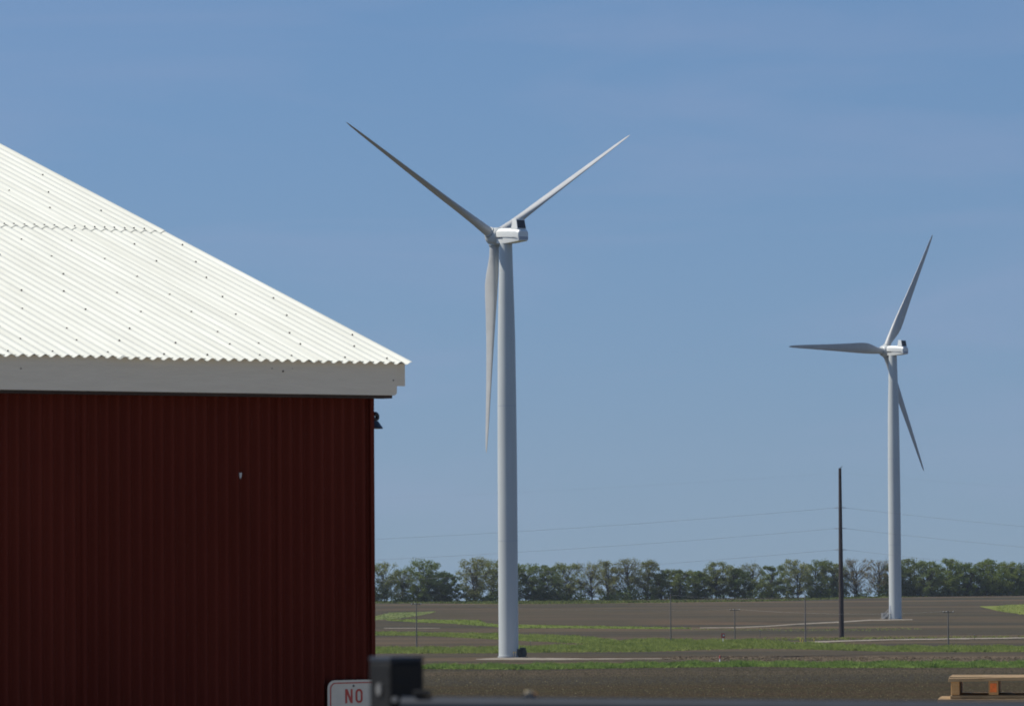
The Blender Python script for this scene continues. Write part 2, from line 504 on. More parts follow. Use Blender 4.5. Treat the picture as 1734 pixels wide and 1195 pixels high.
grass_strip([(655, 1049), (700, 1048.5), (815, 1050), (820, 1056), (860, 1057), (950, 1059), (1100, 1061.5), (1170, 1063)],
            [(655, 1050), (700, 1053), (760, 1055), (816, 1059), (860, 1063), (950, 1063), (1100, 1064.5), (1170, 1064)],
            'yellow-green grass strip stepping down between the thin pole and the near tower', M['grass'], h=(0.2, 0.45), per_m2=1.0, limit=50000, color=(1.0, 1.05, 0.95, 1))
grass_strip([(X0, 1047), (635, 1043), (662, 1037), (700, 1036), (737, 1035)],
            [(X0, 1050), (635, 1049.5), (680, 1046), (715, 1041), (737, 1036)],
            'bright green grass wedge at the far left beside the red shed wall', M['grass_rich'], h=(0.2, 0.4), per_m2=0.8, limit=40000, color=(1.25, 1.05, 1.6, 1))
grass_strip([(1660, 1026), (1690, 1025.5), (1702, 1024), (X1, 1021)],
            [(1660, 1027), (1690, 1034), (1734, 1040), (X1, 1042)],
            'pale yellow-green grass patch at the far right below the trees', M['grass'], h=(0.2, 0.4), per_m2=0.6, limit=40000, color=(1.15, 1.12, 1.1, 1))
grass_strip([(1170, 1064), (1330, 1063.5), (1424, 1063), (1560, 1062)],
            [(1170, 1066), (1330, 1068), (1470, 1068), (1560, 1065)],
            'thin faint grass below the pale track to the far wind turbine', M['grass'], h=(0.12, 0.3), per_m2=0.25, wid=(0.08, 0.2), base=False)
grass_strip([(X0, 1017.5), (850, 1018), (1300, 1015.5), (1490, 1010), (X1, 1005)],
            [(X0, 1021), (740, 1021), (850, 1022.5), (1000, 1021.5), (1300, 1017.5), (1490, 1011.5), (X1, 1005.5)],
            'rough grass margin along the foot of the far row of trees', M['grass'], h=(0.3, 0.8), per_m2=0.35, wid=(0.3, 0.8), limit=26000, base=False, color=(0.62, 0.62, 0.62, 1))
grass_strip([(1290, 1079.5), (1424, 1079), (1560, 1078), (X1, 1076)],
            [(1290, 1084), (1424, 1083), (1560, 1081), (X1, 1079)],
            'rough grass edge along the far side of the pale gravel track', M['grass'], h=(0.15, 0.4), per_m2=0.5, base=False, color=(0.9, 0.85, 0.8, 1))
grass_strip([(1120, 1112), (1300, 1111), (1500, 1112), (X1, 1112)],
            [(1120, 1116), (1300, 1118), (1500, 1119), (X1, 1118)],
            'dry tan grass between the bright verge and the dark soil behind it', M['rubble'], h=(0.10, 0.30), per_m2=4, wid=(0.04, 0.11), base=False)

strip_sheet('gravel_pad', [(806, 1115.6), (845, 1113.2), (905, 1113.2), (1000, 1114.5), (1135, 1114.4)],
            [(806, 1116.4), (845, 1117.2), (905, 1117.3), (1000, 1116.4), (1135, 1115.3)], M['gravel'], 0.05)
strip_sheet('gravel_track', [(1185, 1062.2), (1245, 1061.4), (1300, 1059), (1355, 1055.2), (1424, 1051.8), (1470, 1048.6), (1545, 1047.8)],
            [(1185, 1063.2), (1245, 1062.8), (1300, 1060.6), (1355, 1056.8), (1424, 1053.8), (1470, 1050.6), (1545, 1049.3)], M['gravel'], 0.05, jitter=0.15)
strip_sheet('gravel_road', [(1278, 1089.6), (1330, 1088.9), (1345, 1087.2), (1400, 1085), (1507, 1082.3), (1620, 1080.6), (X1, 1078.4)],
            [(1278, 1090.8), (1330, 1090.6), (1345, 1089.8), (1400, 1087.4), (1507, 1084.3), (1620, 1082.6), (X1, 1080.2)], M['gravel'], 0.1, jitter=0.3)
strip_sheet('farm_track', [(650, 1062.8), (690, 1062.7), (745, 1062.8)], [(650, 1063.7), (690, 1063.8), (745, 1063.4)], M['gravel'], 0.05, jitter=0.1)

# clods and crop residue lying on the nearest field
def clods():
    n = 90000
    y = rng.uniform(640, 862, n); x = rng.uniform(-0.045, 0.118, n) * y
    p = np.stack([x, y, np.full(n, PLAIN)], 1)
    s = rng.uniform(0.03, 0.10, n) * (1 + 0.6 * (rng.random(n) > 0.95))
    base = np.array([[-1, -0.7, -0.1], [1, -0.6, -0.1], [0, 1, -0.1], [0.1, 0, 1.0]])
    an = rng.random(n) * 6.28
    c, si = np.cos(an), np.sin(an)
    B = base[None] * (1 + rng.normal(0, 0.25, (n, 4, 3)))
    Rx = B[:, :, 0] * c[:, None] - B[:, :, 1] * si[:, None]
    Ry = B[:, :, 0] * si[:, None] + B[:, :, 1] * c[:, None]
    V = np.stack([Rx * 1.3, Ry * 1.3, B[:, :, 2]], 2) * s[:, None, None] + p[:, None]
    F = np.array([[0, 1, 3], [1, 2, 3], [2, 0, 3]])[None] + (np.arange(n) * 4)[:, None, None]
    mi = np.repeat((rng.random(n) > 0.55).astype(int) + (rng.random(n) > 0.93).astype(int), 3)
    m0 = mat('clod_dark', (0.036, 0.031, 0.021), 0.95); m1 = mat('clod_brown', (0.066, 0.056, 0.034), 0.95); m2 = mat('straw_residue', (0.12, 0.105, 0.065), 0.95)
    o = raw_mesh('soil_clods', V.reshape(-1, 3), F.reshape(-1, 3), [m0, m1, m2], mi)
    tag(o, 'loose clods and pale straw scattered over the nearest brown field', 'soil clods', kind='stuff')
clods()

# ------------------------------------------------------------------ red shed
PHI = math.atan(0.668)
SHED_D = 27.8
corner = at_depth(634.2, 900, SHED_D)
shed = thing('red_shed', 'dark red corrugated metal shed with white corrugated roof and grey-white fascia', 'shed', (corner.x, corner.y, 0), PHI)
PIT, AMP = 0.0678, 0.0085
SLOPE = 0.322
EAVE_Y, EAVE_Z = -0.145, 2.642
SL = math.atan(SLOPE)

def corrugated(u0, u1, v0, v1, axis_u, axis_v, normal, origin, amp, phase=0.0, rows=1, thick=0.0016, wob=0.0, seg=8):
    """one corrugated sheet: u across the ribs, v along them"""
    n = max(8, int(round((u1 - u0) / PIT * seg)))
    P = []
    rw = random.Random(int(u0 * 1000) + int(v0 * 100))
    du, dv = rw.uniform(-wob, wob), rw.uniform(-wob, wob)
    for j in range(rows + 1):
        v = v0 + (v1 - v0) * j / rows
        for side in (0, 1):
            for i in range(n + 1):
                u = u0 + (u1 - u0) * i / n
                h = amp * math.cos(2 * math.pi * (u + phase) / PIT)
                e = dv if j == 0 else 0.0
                P.append(origin + axis_u * u + axis_v * (v + e) + normal * (h - side * thick))
    W = n + 1
    F = []
    for j in range(rows):
        a, b = j * 2 * W, (j + 1) * 2 * W
        for i in range(n):
            F.append((a + i, a + i + 1, b + i + 1, b + i))
            F.append((a + W + i + 1, a + W + i, b + W + i, b + W + i + 1))
        F.append((a, b, b + W, a + W)); F.append((a + n, a + W + n, b + W + n, b + n))
    for i in range(n):
        F.append((i, i + W, i + W + 1, i + 1))
        t_ = rows * 2 * W
        F.append((t_ + i + 1, t_ + i + W + 1, t_ + i + W, t_ + i))
    return P, F

def sheet(name, m, parent, *a, **k):
    mb = MB(); P, F = corrugated(*a, **k); mb.poly(P, F)
    return mb.build(name, m, parent, smooth=True, auto=50)

SHED_L, SHED_W = 4.6, 11.0
ridge_y = SHED_W / 2
# walls
U = Vector((1, 0, 0)); Z = Vector((0, 0, 1)); NY = Vector((0, -1, 0))
SW = PIT * 9
k = 0
u1 = 0.0
while u1 > -SHED_L:
    u0 = max(u1 - SW, -SHED_L)
    sheet('wall_sheet', M['red'], shed, u0 - 0.02, u1 - (0.004 if k == 0 else 0), 0.05, 2.47, U, Z, NY, Vector((0, 0.010 + 0.0010 * (k % 2), 0)), 0.013)
    u1 -= SW; k += 1
# gable end wall facing away to the right, plus the two hidden walls
mb = MB()
gz = lambda y: EAVE_Z - 0.05 + SLOPE * (min(y, SHED_W - y) - EAVE_Y)
gp = [(-0.006, 0.022, 0.05), (-0.006, SHED_W, 0.05), (-0.006, SHED_W, gz(SHED_W)), (-0.006, ridge_y, gz(ridge_y)), (-0.006, 0.022, gz(0))]
mb.poly(gp + [(x - 0.03, y, z) for x, y, z in gp], [(0, 1, 2, 3, 4), (9, 8, 7, 6, 5)] + [(i, (i + 1) % 5, (i + 1) % 5 + 5, i + 5) for i in range(5)])
mb.build('gable_wall', M['red'], shed)
mb = MB(); mb.poly([(x - SHED_L, y, z) for x, y, z in gp] + [(x - 0.03 - SHED_L, y, z) for x, y, z in gp], [(0, 1, 2, 3, 4), (9, 8, 7, 6, 5)] + [(i, (i + 1) % 5, (i + 1) % 5 + 5, i + 5) for i in range(5)])
mb.build('gable_wall', M['red'], shed)
MB().box((-SHED_L / 2, SHED_W + 0.02, 1.3), (SHED_L, 0.03, 2.5)).build('rear_wall', M['red'], shed)
MB().box((-SHED_L / 2, 0.05, 0.03), (SHED_L + 0.04, 0.1, 0.1)).build('sill_plate', M['soffit'], shed)
MB().box((-0.012, 0.012, 1.26), (0.024, 0.030, 2.40)).build('corner_trim', M['red'], shed)
# roof sheets: lower course and upper course, nine ribs to a sheet
SV = Vector((0, math.cos(SL), math.sin(SL))); SN = Vector((0, -math.sin(SL), math.cos(SL)))
org = Vector((0, EAVE_Y, EAVE_Z))
ROOF_END = 0.162
LAP = (2.60 - EAVE_Y) / math.cos(SL)
RIDGE_V = (ridge_y - EAVE_Y) / math.cos(SL)
edges = [ROOF_END]
while edges[-1] > -SHED_L - 0.1:
    edges.append(edges[-1] - SW)
for i in range(len(edges) - 1):
    lift_ = 0.0016 * (i % 2) * 1.6
    ph = random.uniform(-0.004, 0.004) - 0.160
    sheet('roof_sheet', M['roof'], shed, edges[i + 1] - 0.055, edges[i], random.uniform(-0.006, 0.006), LAP + 0.12, U, SV, SN, org + SN * lift_, AMP, phase=ph, rows=4, wob=0.006)
    sheet('roof_sheet', M['roof'], shed, edges[i + 1] - 0.055, edges[i], LAP, RIDGE_V, U, SV, SN, org + SN * (0.0045 + lift_), AMP, phase=ph, rows=4, wob=0.008)
NV = Vector((0, -math.cos(SL), math.sin(SL))); SN2 = Vector((0, math.sin(SL), math.cos(SL)))
sheet('roof_sheet', M['roof'], shed, -SHED_L - 0.1, ROOF_END, 0, RIDGE_V, U, NV, SN2, Vector((0, SHED_W - EAVE_Y, EAVE_Z)), AMP, rows=2)
MB().poly([(x, ridge_y + y, EAVE_Z + SLOPE * (ridge_y - EAVE_Y) + z) for x in (-SHED_L - .1, ROOF_END) for y, z in ((-.2, -.04), (0, .03), (.2, -.04), (0, -.02))],
          [(0, 1, 5, 4), (1, 2, 6, 5), (2, 3, 7, 6), (3, 0, 4, 7), (3, 2, 1, 0), (4, 5, 6, 7)]).build('ridge_cap', M['roof'], shed)
# screws on the rib crests
mb = MB()
def screw(u, v, extra=0.0):
    c = round((u - 0.160) / PIT) * PIT + 0.160
    p = org + U * c + SV * v + SN * (AMP + 0.003 + extra)
    P = []
    for kk in range(6):
        a_ = kk * math.pi / 3
        P.append(p + U * math.cos(a_) * 0.0062 + SV * math.sin(a_) * 0.0062 - SN * 0.004)
    for kk in range(6):
        a_ = kk * math.pi / 3
        P.append(p + U * math.cos(a_) * 0.005 + SV * math.sin(a_) * 0.005 + SN * 0.004)
    mb.poly(P, [(a_, (a_ + 1) % 6, (a_ + 1) % 6 + 6, a_ + 6) for a_ in range(6)] + [(6, 7, 8, 9, 10, 11)])
rs = random.Random(3)
for v, step, off in ((0.06, 4, 1), (0.30, 4, 2), (0.56, 7, 0), (0.95, 5, 3), (1.35, 5, 1), (1.75, 7, 4), (2.15, 5, 2), (2.55, 5, 0), (3.35, 5, 2), (3.8, 5, 4), (4.25, 5, 1), (4.7, 5, 3)):
    i = off
    while i * PIT < SHED_L:
        screw(0.12 - i * PIT, v + rs.uniform(-0.02, 0.02), 0.004 if v > LAP else 0)
        i += step + rs.choice((-1, 0, 0, 1))
for i in range(int(SHED_L / PIT)):
    if rs.random() < 0.85:
        screw(0.1 - i * PIT, LAP + 0.03 + rs.uniform(-0.006, 0.006), 0.004)
tag(mb.build('roof_screws', M['screw'], shed), kind='stuff')
# fascia, soffit, rake board
def fascia_end(x): return x
mb = MB()
FB, FT = 2.462, 2.648
mb.poly([(-SHED_L - .05, -.118, FB), (0.066, -.118, FB), (0.078, -.118, FB + 0.012), (0.080, -.118, FT), (-SHED_L - .05, -.118, FT),
         (-SHED_L - .05, -.098, FB), (0.066, -.098, FB), (0.078, -.098, FB + 0.012), (0.080, -.098, FT), (-SHED_L - .05, -.098, FT)],
        [(0, 1, 2, 3, 4), (9, 8, 7, 6, 5)] + [(i, (i + 1) % 5, (i + 1) % 5 + 5, i + 5) for i in range(5)])
mb.build('fascia_board', M['fascia'], shed)
MB().box((-SHED_L / 2 + 0.025, -0.051, 2.4545), (SHED_L + 0.07, 0.094, 0.017)).build('soffit', M['soffit'], shed)
mb = MB()
y0, y1 = -0.105, ridge_y
def rz(y): return EAVE_Z - 0.016 + SLOPE * (y - EAVE_Y)
pts = [(y0, rz(y0) - 0.125), (y1, rz(y1) - 0.125), (y1, rz(y1)), (y0, rz(y0))]
mb.poly([(0.083, y, z) for y, z in pts] + [(0.140, y, z) for y, z in pts], [(0, 1, 2, 3), (7, 6, 5, 4), (0, 4, 5, 1), (1, 5, 6, 2), (2, 6, 7, 3), (3, 7, 4, 0)])
mb.build('rake_board', M['fascia'], shed)
# knots and nail heads on the fascia, one pale scar on the wall
mb = MB()
for fx, fz, fr in ((-0.66, 2.585, 0.006), (-0.73, 2.60, 0.003), (0.055, 2.545, 0.004), (-2.28, 2.575, 0.004), (-0.60, 2.60, .002)):
    mb.tube([(fx, -0.1176, fz), (fx, -0.1200, fz)], fr, 8)
tag(mb.build('nail_heads', M['screw'], shed), kind='stuff')
sc = MB()
q_ = [(-0.872, 2.030), (-0.857, 2.032), (-0.860, 2.010), (-0.866, 1.998), (-0.871, 2.012)]
sc.poly([(x, -0.0055, z) for x, z in q_] + [(x, 0.002, z) for x, z in q_],
        [(0, 1, 2, 3, 4), (9, 8, 7, 6, 5)] + [(i, (i + 1) % 5, (i + 1) % 5 + 5, i + 5) for i in range(5)])
sc.build('paint_scar', M['pale_metal'], shed)

# lamp fixed to the gable end, peeping out past the corner
lamp = thing('wall_lamp', 'small black outdoor lamp sticking out from the shed corner below the eave', 'lamp', (0, 0, 0), 0)
lamp.matrix_world = Matrix.Translation(Vector((corner.x, corner.y, 0))) @ Euler((0, 0, PHI)).to_matrix().to_4x4() @ Matrix.Translation(Vector((-0.006, 0.24, 2.34)))
MB().tube([(0.0, 0, 0.02), (0.016, 0, 0.02)], 0.05, 16).build('wall_plate', M['black_metal'], lamp, smooth=True)
MB().tube([(0.012, 0, 0.03), (0.05, 0, 0.055), (0.10, 0, 0.05), (0.13, 0, 0.02), (0.135, 0, -0.01)], 0.009, 8).build('arm', M['black_metal'], lamp, smooth=True)
ring = [(0.164 + 0.0165 * math.cos(a_), 0, 0.014 + 0.0165 * math.sin(a_)) for a_ in np.linspace(0, 2 * math.pi, 17)]
MB().tube(ring, 0.0125, 10, cap=False).build('knuckle_ring', M['black_metal'], lamp, smooth=True)
MB().lathe([(0.062, -0.010), (0.066, -0.014), (0.092, -0.052), (0.090, -0.054), (0.060, -0.018)], 20, (0.110, 0, 0)).build('shade', M['black_metal'], lamp, smooth=True)

# ------------------------------------------------------------------ NO sign fixed low on the shed wall
s_d = ray(598, 1160)
n_out = Vector((math.sin(PHI), -math.cos(PHI), 0)); e_dir = Vector((math.cos(PHI), math.sin(PHI), 0))
wall_p = Vector((corner.x, corner.y, 0)) + n_out * 0.022
tt = (wall_p - EYE).dot(n_out) / s_d.dot(n_out)
sp_ = EYE + s_d * tt
top_d = ray(598, 1150.3)
top_z = (EYE + top_d * ((wall_p - EYE).dot(n_out) / top_d.dot(n_out))).z
sign = thing('wall_sign', 'white metal sign with red border reading NO on the red shed wall', 'sign', (sp_.x, sp_.y, top_z), PHI)
def rrect(w, h, r_, zc, n=6):
    P = []
    for cx, cz, a0 in ((w / 2 - r_, zc + h / 2 - r_, 0), (-w / 2 + r_, zc + h / 2 - r_, 90), (-w / 2 + r_, zc - h / 2 + r_, 180), (w / 2 - r_, zc - h / 2 + r_, 270)):
        for i in range(n + 1):
            a_ = R(a0 + 90 * i / n)
            P.append((cx + r_ * math.cos(a_), cz + r_ * math.sin(a_)))
    return P
def slab(mb, P, y0, y1):
    n = len(P)
    mb.poly([(x, y0, z) for x, z in P] + [(x, y1, z) for x, z in P], [tuple(range(n)), tuple(range(2 * n - 1, n - 1, -1))] + [(i, (i + 1) % n, (i + 1) % n + n, i + n) for i in range(n)])
def ring_slab(mb, A, B, y0, y1):
    n = len(A)
    P = [(x, y0, z) for x, z in A] + [(x, y0, z) for x, z in B] + [(x, y1, z) for x, z in A] + [(x, y1, z) for x, z in B]
    F = []
    for i in range(n):
        j = (i + 1) % n
        F += [(i, j, j + n, i + n), (i, i + 2 * n, j + 2 * n, j), (i + n, j + n, j + 3 * n, i + 3 * n)]
    mb.poly(P, F)
SGW, SGH = 0.335, 0.5
mb = MB(); slab(mb, rrect(SGW, SGH, 0.045, -SGH / 2), 0.0, -0.003); mb.build('sign_plate', M['sign_white'], sign)
mb = MB(); ring_slab(mb, rrect(SGW - 0.030, SGH - 0.026, 0.036, -SGH / 2), rrect(SGW - 0.044, SGH - 0.038, 0.030, -SGH / 2), -0.0031, -0.0042); mb.build('border', M['sign_red'], sign)
L0, L1 = -0.128, -0.050
mb = MB()
w_, st = 0.048, 0.0125
nx = -0.054
for P in ([(nx, L0), (nx + st, L0), (nx + st, L1), (nx, L1)], [(nx + w_ - st, L0), (nx + w_, L0), (nx + w_, L1), (nx + w_ - st, L1)]):
    slab(mb, P, -0.0031, -0.0042)
slab(mb, [(nx + 0.001, L1), (nx + w_ - 0.014, L0), (nx + w_ - 0.001, L0), (nx + 0.015, L1)], -0.0031, -0.0046)
tag(mb.build('letter', M['sign_red'], sign), 'red letter N')
mb = MB()
ring_slab(mb, [(x + 0.036, z) for x, z in rrect(0.046, L1 - L0, 0.022, (L0 + L1) / 2)], [(x + 0.036, z) for x, z in rrect(0.022, L1 - L0 - 0.024, 0.0105, (L0 + L1) / 2)], -0.0031, -0.0042)
tag(mb.build('letter', M['sign_red'], sign), 'red letter O')
MB().tube([(0.0, -0.003, -0.033), (0, -0.007, -0.033)], 0.006, 8).build('bolt', M['screw'], sign)

# ------------------------------------------------------------------ gate post and pipe gate close to the camera
PD = 9.2
K = PD / 12.8                      # three inch post, thin gate pipe
pc = at_depth(671.5, 1120, PD + 0.05 * K)
pz = at_depth(671.5, 1114, PD).z
post = thing('gate_post', 'blurred black square steel gate post in front of the shed corner', 'gate post', (pc.x, pc.y, 0), PHI)
PWD = 0.104 * K
MB().box((0, 0, (pz - 0.006 + 0.0) / 2), (PWD, PWD, pz - 0.006)).build('post_tube', M['post'], post, bevel=0.006)
MB().box((0, 0, pz - 0.002), (PWD + 0.001, PWD + 0.001, 0.010)).build('post_cap', M['rail'], post, bevel=0.004)
rp = [(0.0095 * K * math.cos(a_), 0.0155 * K * math.sin(a_)) for a_ in np.linspace(0, 2 * math.pi, 16, endpoint=False)]
MB().loft([[Vector((-PWD / 2 - d_, y_ - 0.003, z_ + pz - 0.079 * K)) for y_, z_ in rp] for d_ in (0.0004, 0.005)]).build('reflector', M['dull_steel'], post)
hinge_z = at_depth(690, 1181, PD).z
g0 = at_depth(682, 1190, PD - 0.09 * K); g1 = at_depth(1560, 1192, PD - 0.50 * K)
gdir = Vector((g1.x - g0.x, g1.y - g0.y, 0)).normalized()
gate = thing('pipe_gate', 'blurred dark blue-grey pipe gate top rail along the bottom of the view', 'gate', (g0.x, g0.y, 0), math.atan2(gdir.y, gdir.x))
RR = 0.024 * K
rail_z = hinge_z + 0.0045 - RR
GL = 3.4
tilt_ = -0.006
MB().tube([(0.0, 0, rail_z), (GL, 0, rail_z + tilt_ * GL)], RR, 16).build('top_rail', M['rail'], gate, smooth=True)
for q in (0.28, 0.52, 0.76, 1.0):
    MB().tube([(0.0, 0, rail_z - q), (GL, 0, rail_z - q + tilt_ * GL)], 0.85 * RR, 12).build('rail', M['rail'], gate, smooth=True)
for q in (0.03, GL / 2, GL - 0.03):
    MB().tube([(q, 0, 0.1), (q, 0, rail_z - RR + 0.002)], 0.9 * RR, 12).build('upright', M['rail'], gate, smooth=True)
MB().box((0.052 * K, 0.0, rail_z + RR + 0.009 * K), (0.038 * K, 0.04 * K, 0.014 * K)).build('hinge_plate', M['post'], gate, bevel=0.002)
MB().tube([(-0.004 * K, -0.045 * K, rail_z + 0.018 * K), (-0.004 * K, -0.056 * K, rail_z + 0.018 * K)], 0.0075 * K, 10).build('hinge_bolt', M['dull_steel'], gate)
cx = (at_depth(896, 1180, PD - 0.17 * K).x - g0.x) / gdir.x
MB().tube([(cx + 0.0187 * K * math.cos(a_), 0, rail_z + tilt_ * cx + RR - 0.006 * K + 0.013 * K * math.sin(a_)) for a_ in np.linspace(0, math.pi, 9)], 0.005 * K, 8).build('clamp', M['rail'], gate, smooth=True)
sx = at_depth(896, 1176, PD + 0.5)
stz = at_depth(896, 1168.5, PD + 0.5).z
stake = thing('wooden_stake', 'short pale wooden stake poking up just behind the gate rail', 'stake', (sx.x, sx.y, 0), 0.3)
MB().box((0, 0, stz / 2), (0.0137, 0.0137, stz)).build('stake_shaft', M['stake'], stake, bevel=0.002)
MB().box((0.0113, 0.003, stz - 0.010), (0.0085, 0.012, 0.0135)).build('side_block', M['stringer'], stake)

# ------------------------------------------------------------------ stack of pallets at the lower right
PLD = 30.0
pl = at_depth(1609, 1170, PLD)
PROT = R(-7)
def pallet(z, first, label, orange=True, sag=0.0):
    t = thing('wooden_pallet', label, 'pallet', (pl.x, pl.y, z), PROT, 'pallets stacked at the edge of the yard')
    W, D, H = 1.2, 0.66, 0.128
    rots = Euler((0, R(1.2) if False else 0, R(0))).to_matrix()
    for i, xx in enumerate((0.032, W / 2 - 0.31, W - 0.032 - 0.28, )):
        pass
    for i, xx in enumerate((0.03, 0.258, 0.60, W - 0.03)):
        # stringers run back and a little to the right
        if i == 2: continue
        o = MB().box((xx, D / 2, 0.020 + 0.0425), (0.05 if i == 0 else 0.058, D, 0.083), Euler((0, 0, R(-5))).to_matrix() if False else None).build('stringer', M['stringer'], t, bevel=0.003)
        if i == 1 and orange:
            MB().box((xx, -0.0015, 0.064), (0.040, 0.004, 0.052)).build('orange_end', M['orange'], o)
    yy = 0.05
    for j in range(5):
        wd = 0.124 if j else 0.12
        dz = 0.0
        rot = Euler((0, R(-0.9) if j == 0 and first else R(random.uniform(-0.2, 0.2)), 0)).to_matrix()
        MB().box((W / 2 - (0.0 if j else 0.0), yy, 0.1165 + (0.003 if (j == 0 and first) else 0)), (W + 0.02, wd, 0.020), rot).build('deck_board', M['pallet'], t, bevel=0.002)
        yy += 0.1285
    for j in range(3):
        MB().box((W / 2, 0.05 + j * (D - 0.1) / 2, 0.009), (W, 0.1, 0.018)).build('bottom_board', M['pallet'], t, bevel=0.002)
    return t
ptop = at_depth(1612, 1182, PLD).z
lab = ['top pallet of the stack, with a bright orange painted block end', 'second pallet from the top of the stack, its pale deck edge sticking out left',
       'third pallet from the top of the stack, hidden behind the gate rail', 'fourth pallet from the top of the stack behind the gate rail', 'fifth pallet from the top of the stack, near the ground', 'lowest pallet of the stack standing on the yard']
z_ = ptop
i = 0
while z_ > -0.02 and i < 6:
    t_ = pallet(max(z_, 0.0), i == 0, lab[i], i == 0)
    if i == 1:
        t_.location.x -= 0.065
    elif i > 1:
        t_.location.x -= random.uniform(-0.02, 0.05)
    z_ -= 0.1285
    i += 1
print('pallet stack base', z_ + 0.1285)

# ------------------------------------------------------------------ wind turbines
def blade_mesh(pitch_deg, cone=1.6):
    """blade along +Z, leading edge towards +X (rotor plane), +Y = upwind axis"""
    # r, chord, thickness ratio, twist
    S = [(1.0, 1.85, 1.0, 12), (2.2, 1.85, 1.0, 12), (3.6, 2.0, 0.86, 12), (5.2, 2.5, 0.62, 12), (7.0, 3.0, 0.46, 11.5), (9.0, 3.25, 0.36, 10.5), (11.5, 3.15, 0.30, 9),
         (15, 2.75, 0.26, 6.5), (20, 2.25, 0.23, 4), (26, 1.75, 0.20, 2.2), (32, 1.3, 0.18, 1), (37, 0.92, 0.16, 0.4), (39.6, 0.62, 0.15, 0), (40.7, 0.34, 0.15, 0), (41.05, 0.10, 0.2, 0)]
    n = 28
    rings = []
    S0 = np.array(S)
    fine = np.unique(np.concatenate([S0[:, 0], np.linspace(1.0, 39.6, 52)]))
    for r_ in fine:
        c, th, tw = (float(np.interp(r_, S0[:, 0], S0[:, q])) for q in (1, 2, 3))
        beta = R(pitch_deg + tw)
        le = Vector((math.cos(beta), math.sin(beta), 0)); nn = Vector((-math.sin(beta), math.cos(beta), 0))
        pre = (r_ / 41.0) ** 2 * 0.8 + r_ * math.sin(R(cone))
        ring_ = []
        circ = max(0.0, min(1.0, (th - 0.36) / 0.55))
        for k_ in range(n):
            a_ = 2 * math.pi * k_ / n
            xc = 0.5 * math.cos(a_)                       # -0.5 trailing .. 0.5 leading
            xx = 0.5 - xc
            yt = 5 * th * (0.2969 * math.sqrt(max(xx, 0)) - 0.126 * xx - 0.3516 * xx ** 2 + 0.2843 * xx ** 3 - 0.1036 * xx ** 4)
            ya = (1 if math.sin(a_) >= 0 else -1) * yt
            yc = 0.5 * math.sin(a_) * th
            yv = ya * (1 - circ) + yc * circ
            off = 0.18 * (1 - circ)                       # pitch axis nearer the leading edge
            ring_.append(le * ((xc - off) * c) + nn * (yv * c) + Vector((0, pre, r_)))
        rings.append(ring_)
    return MB().loft(rings)

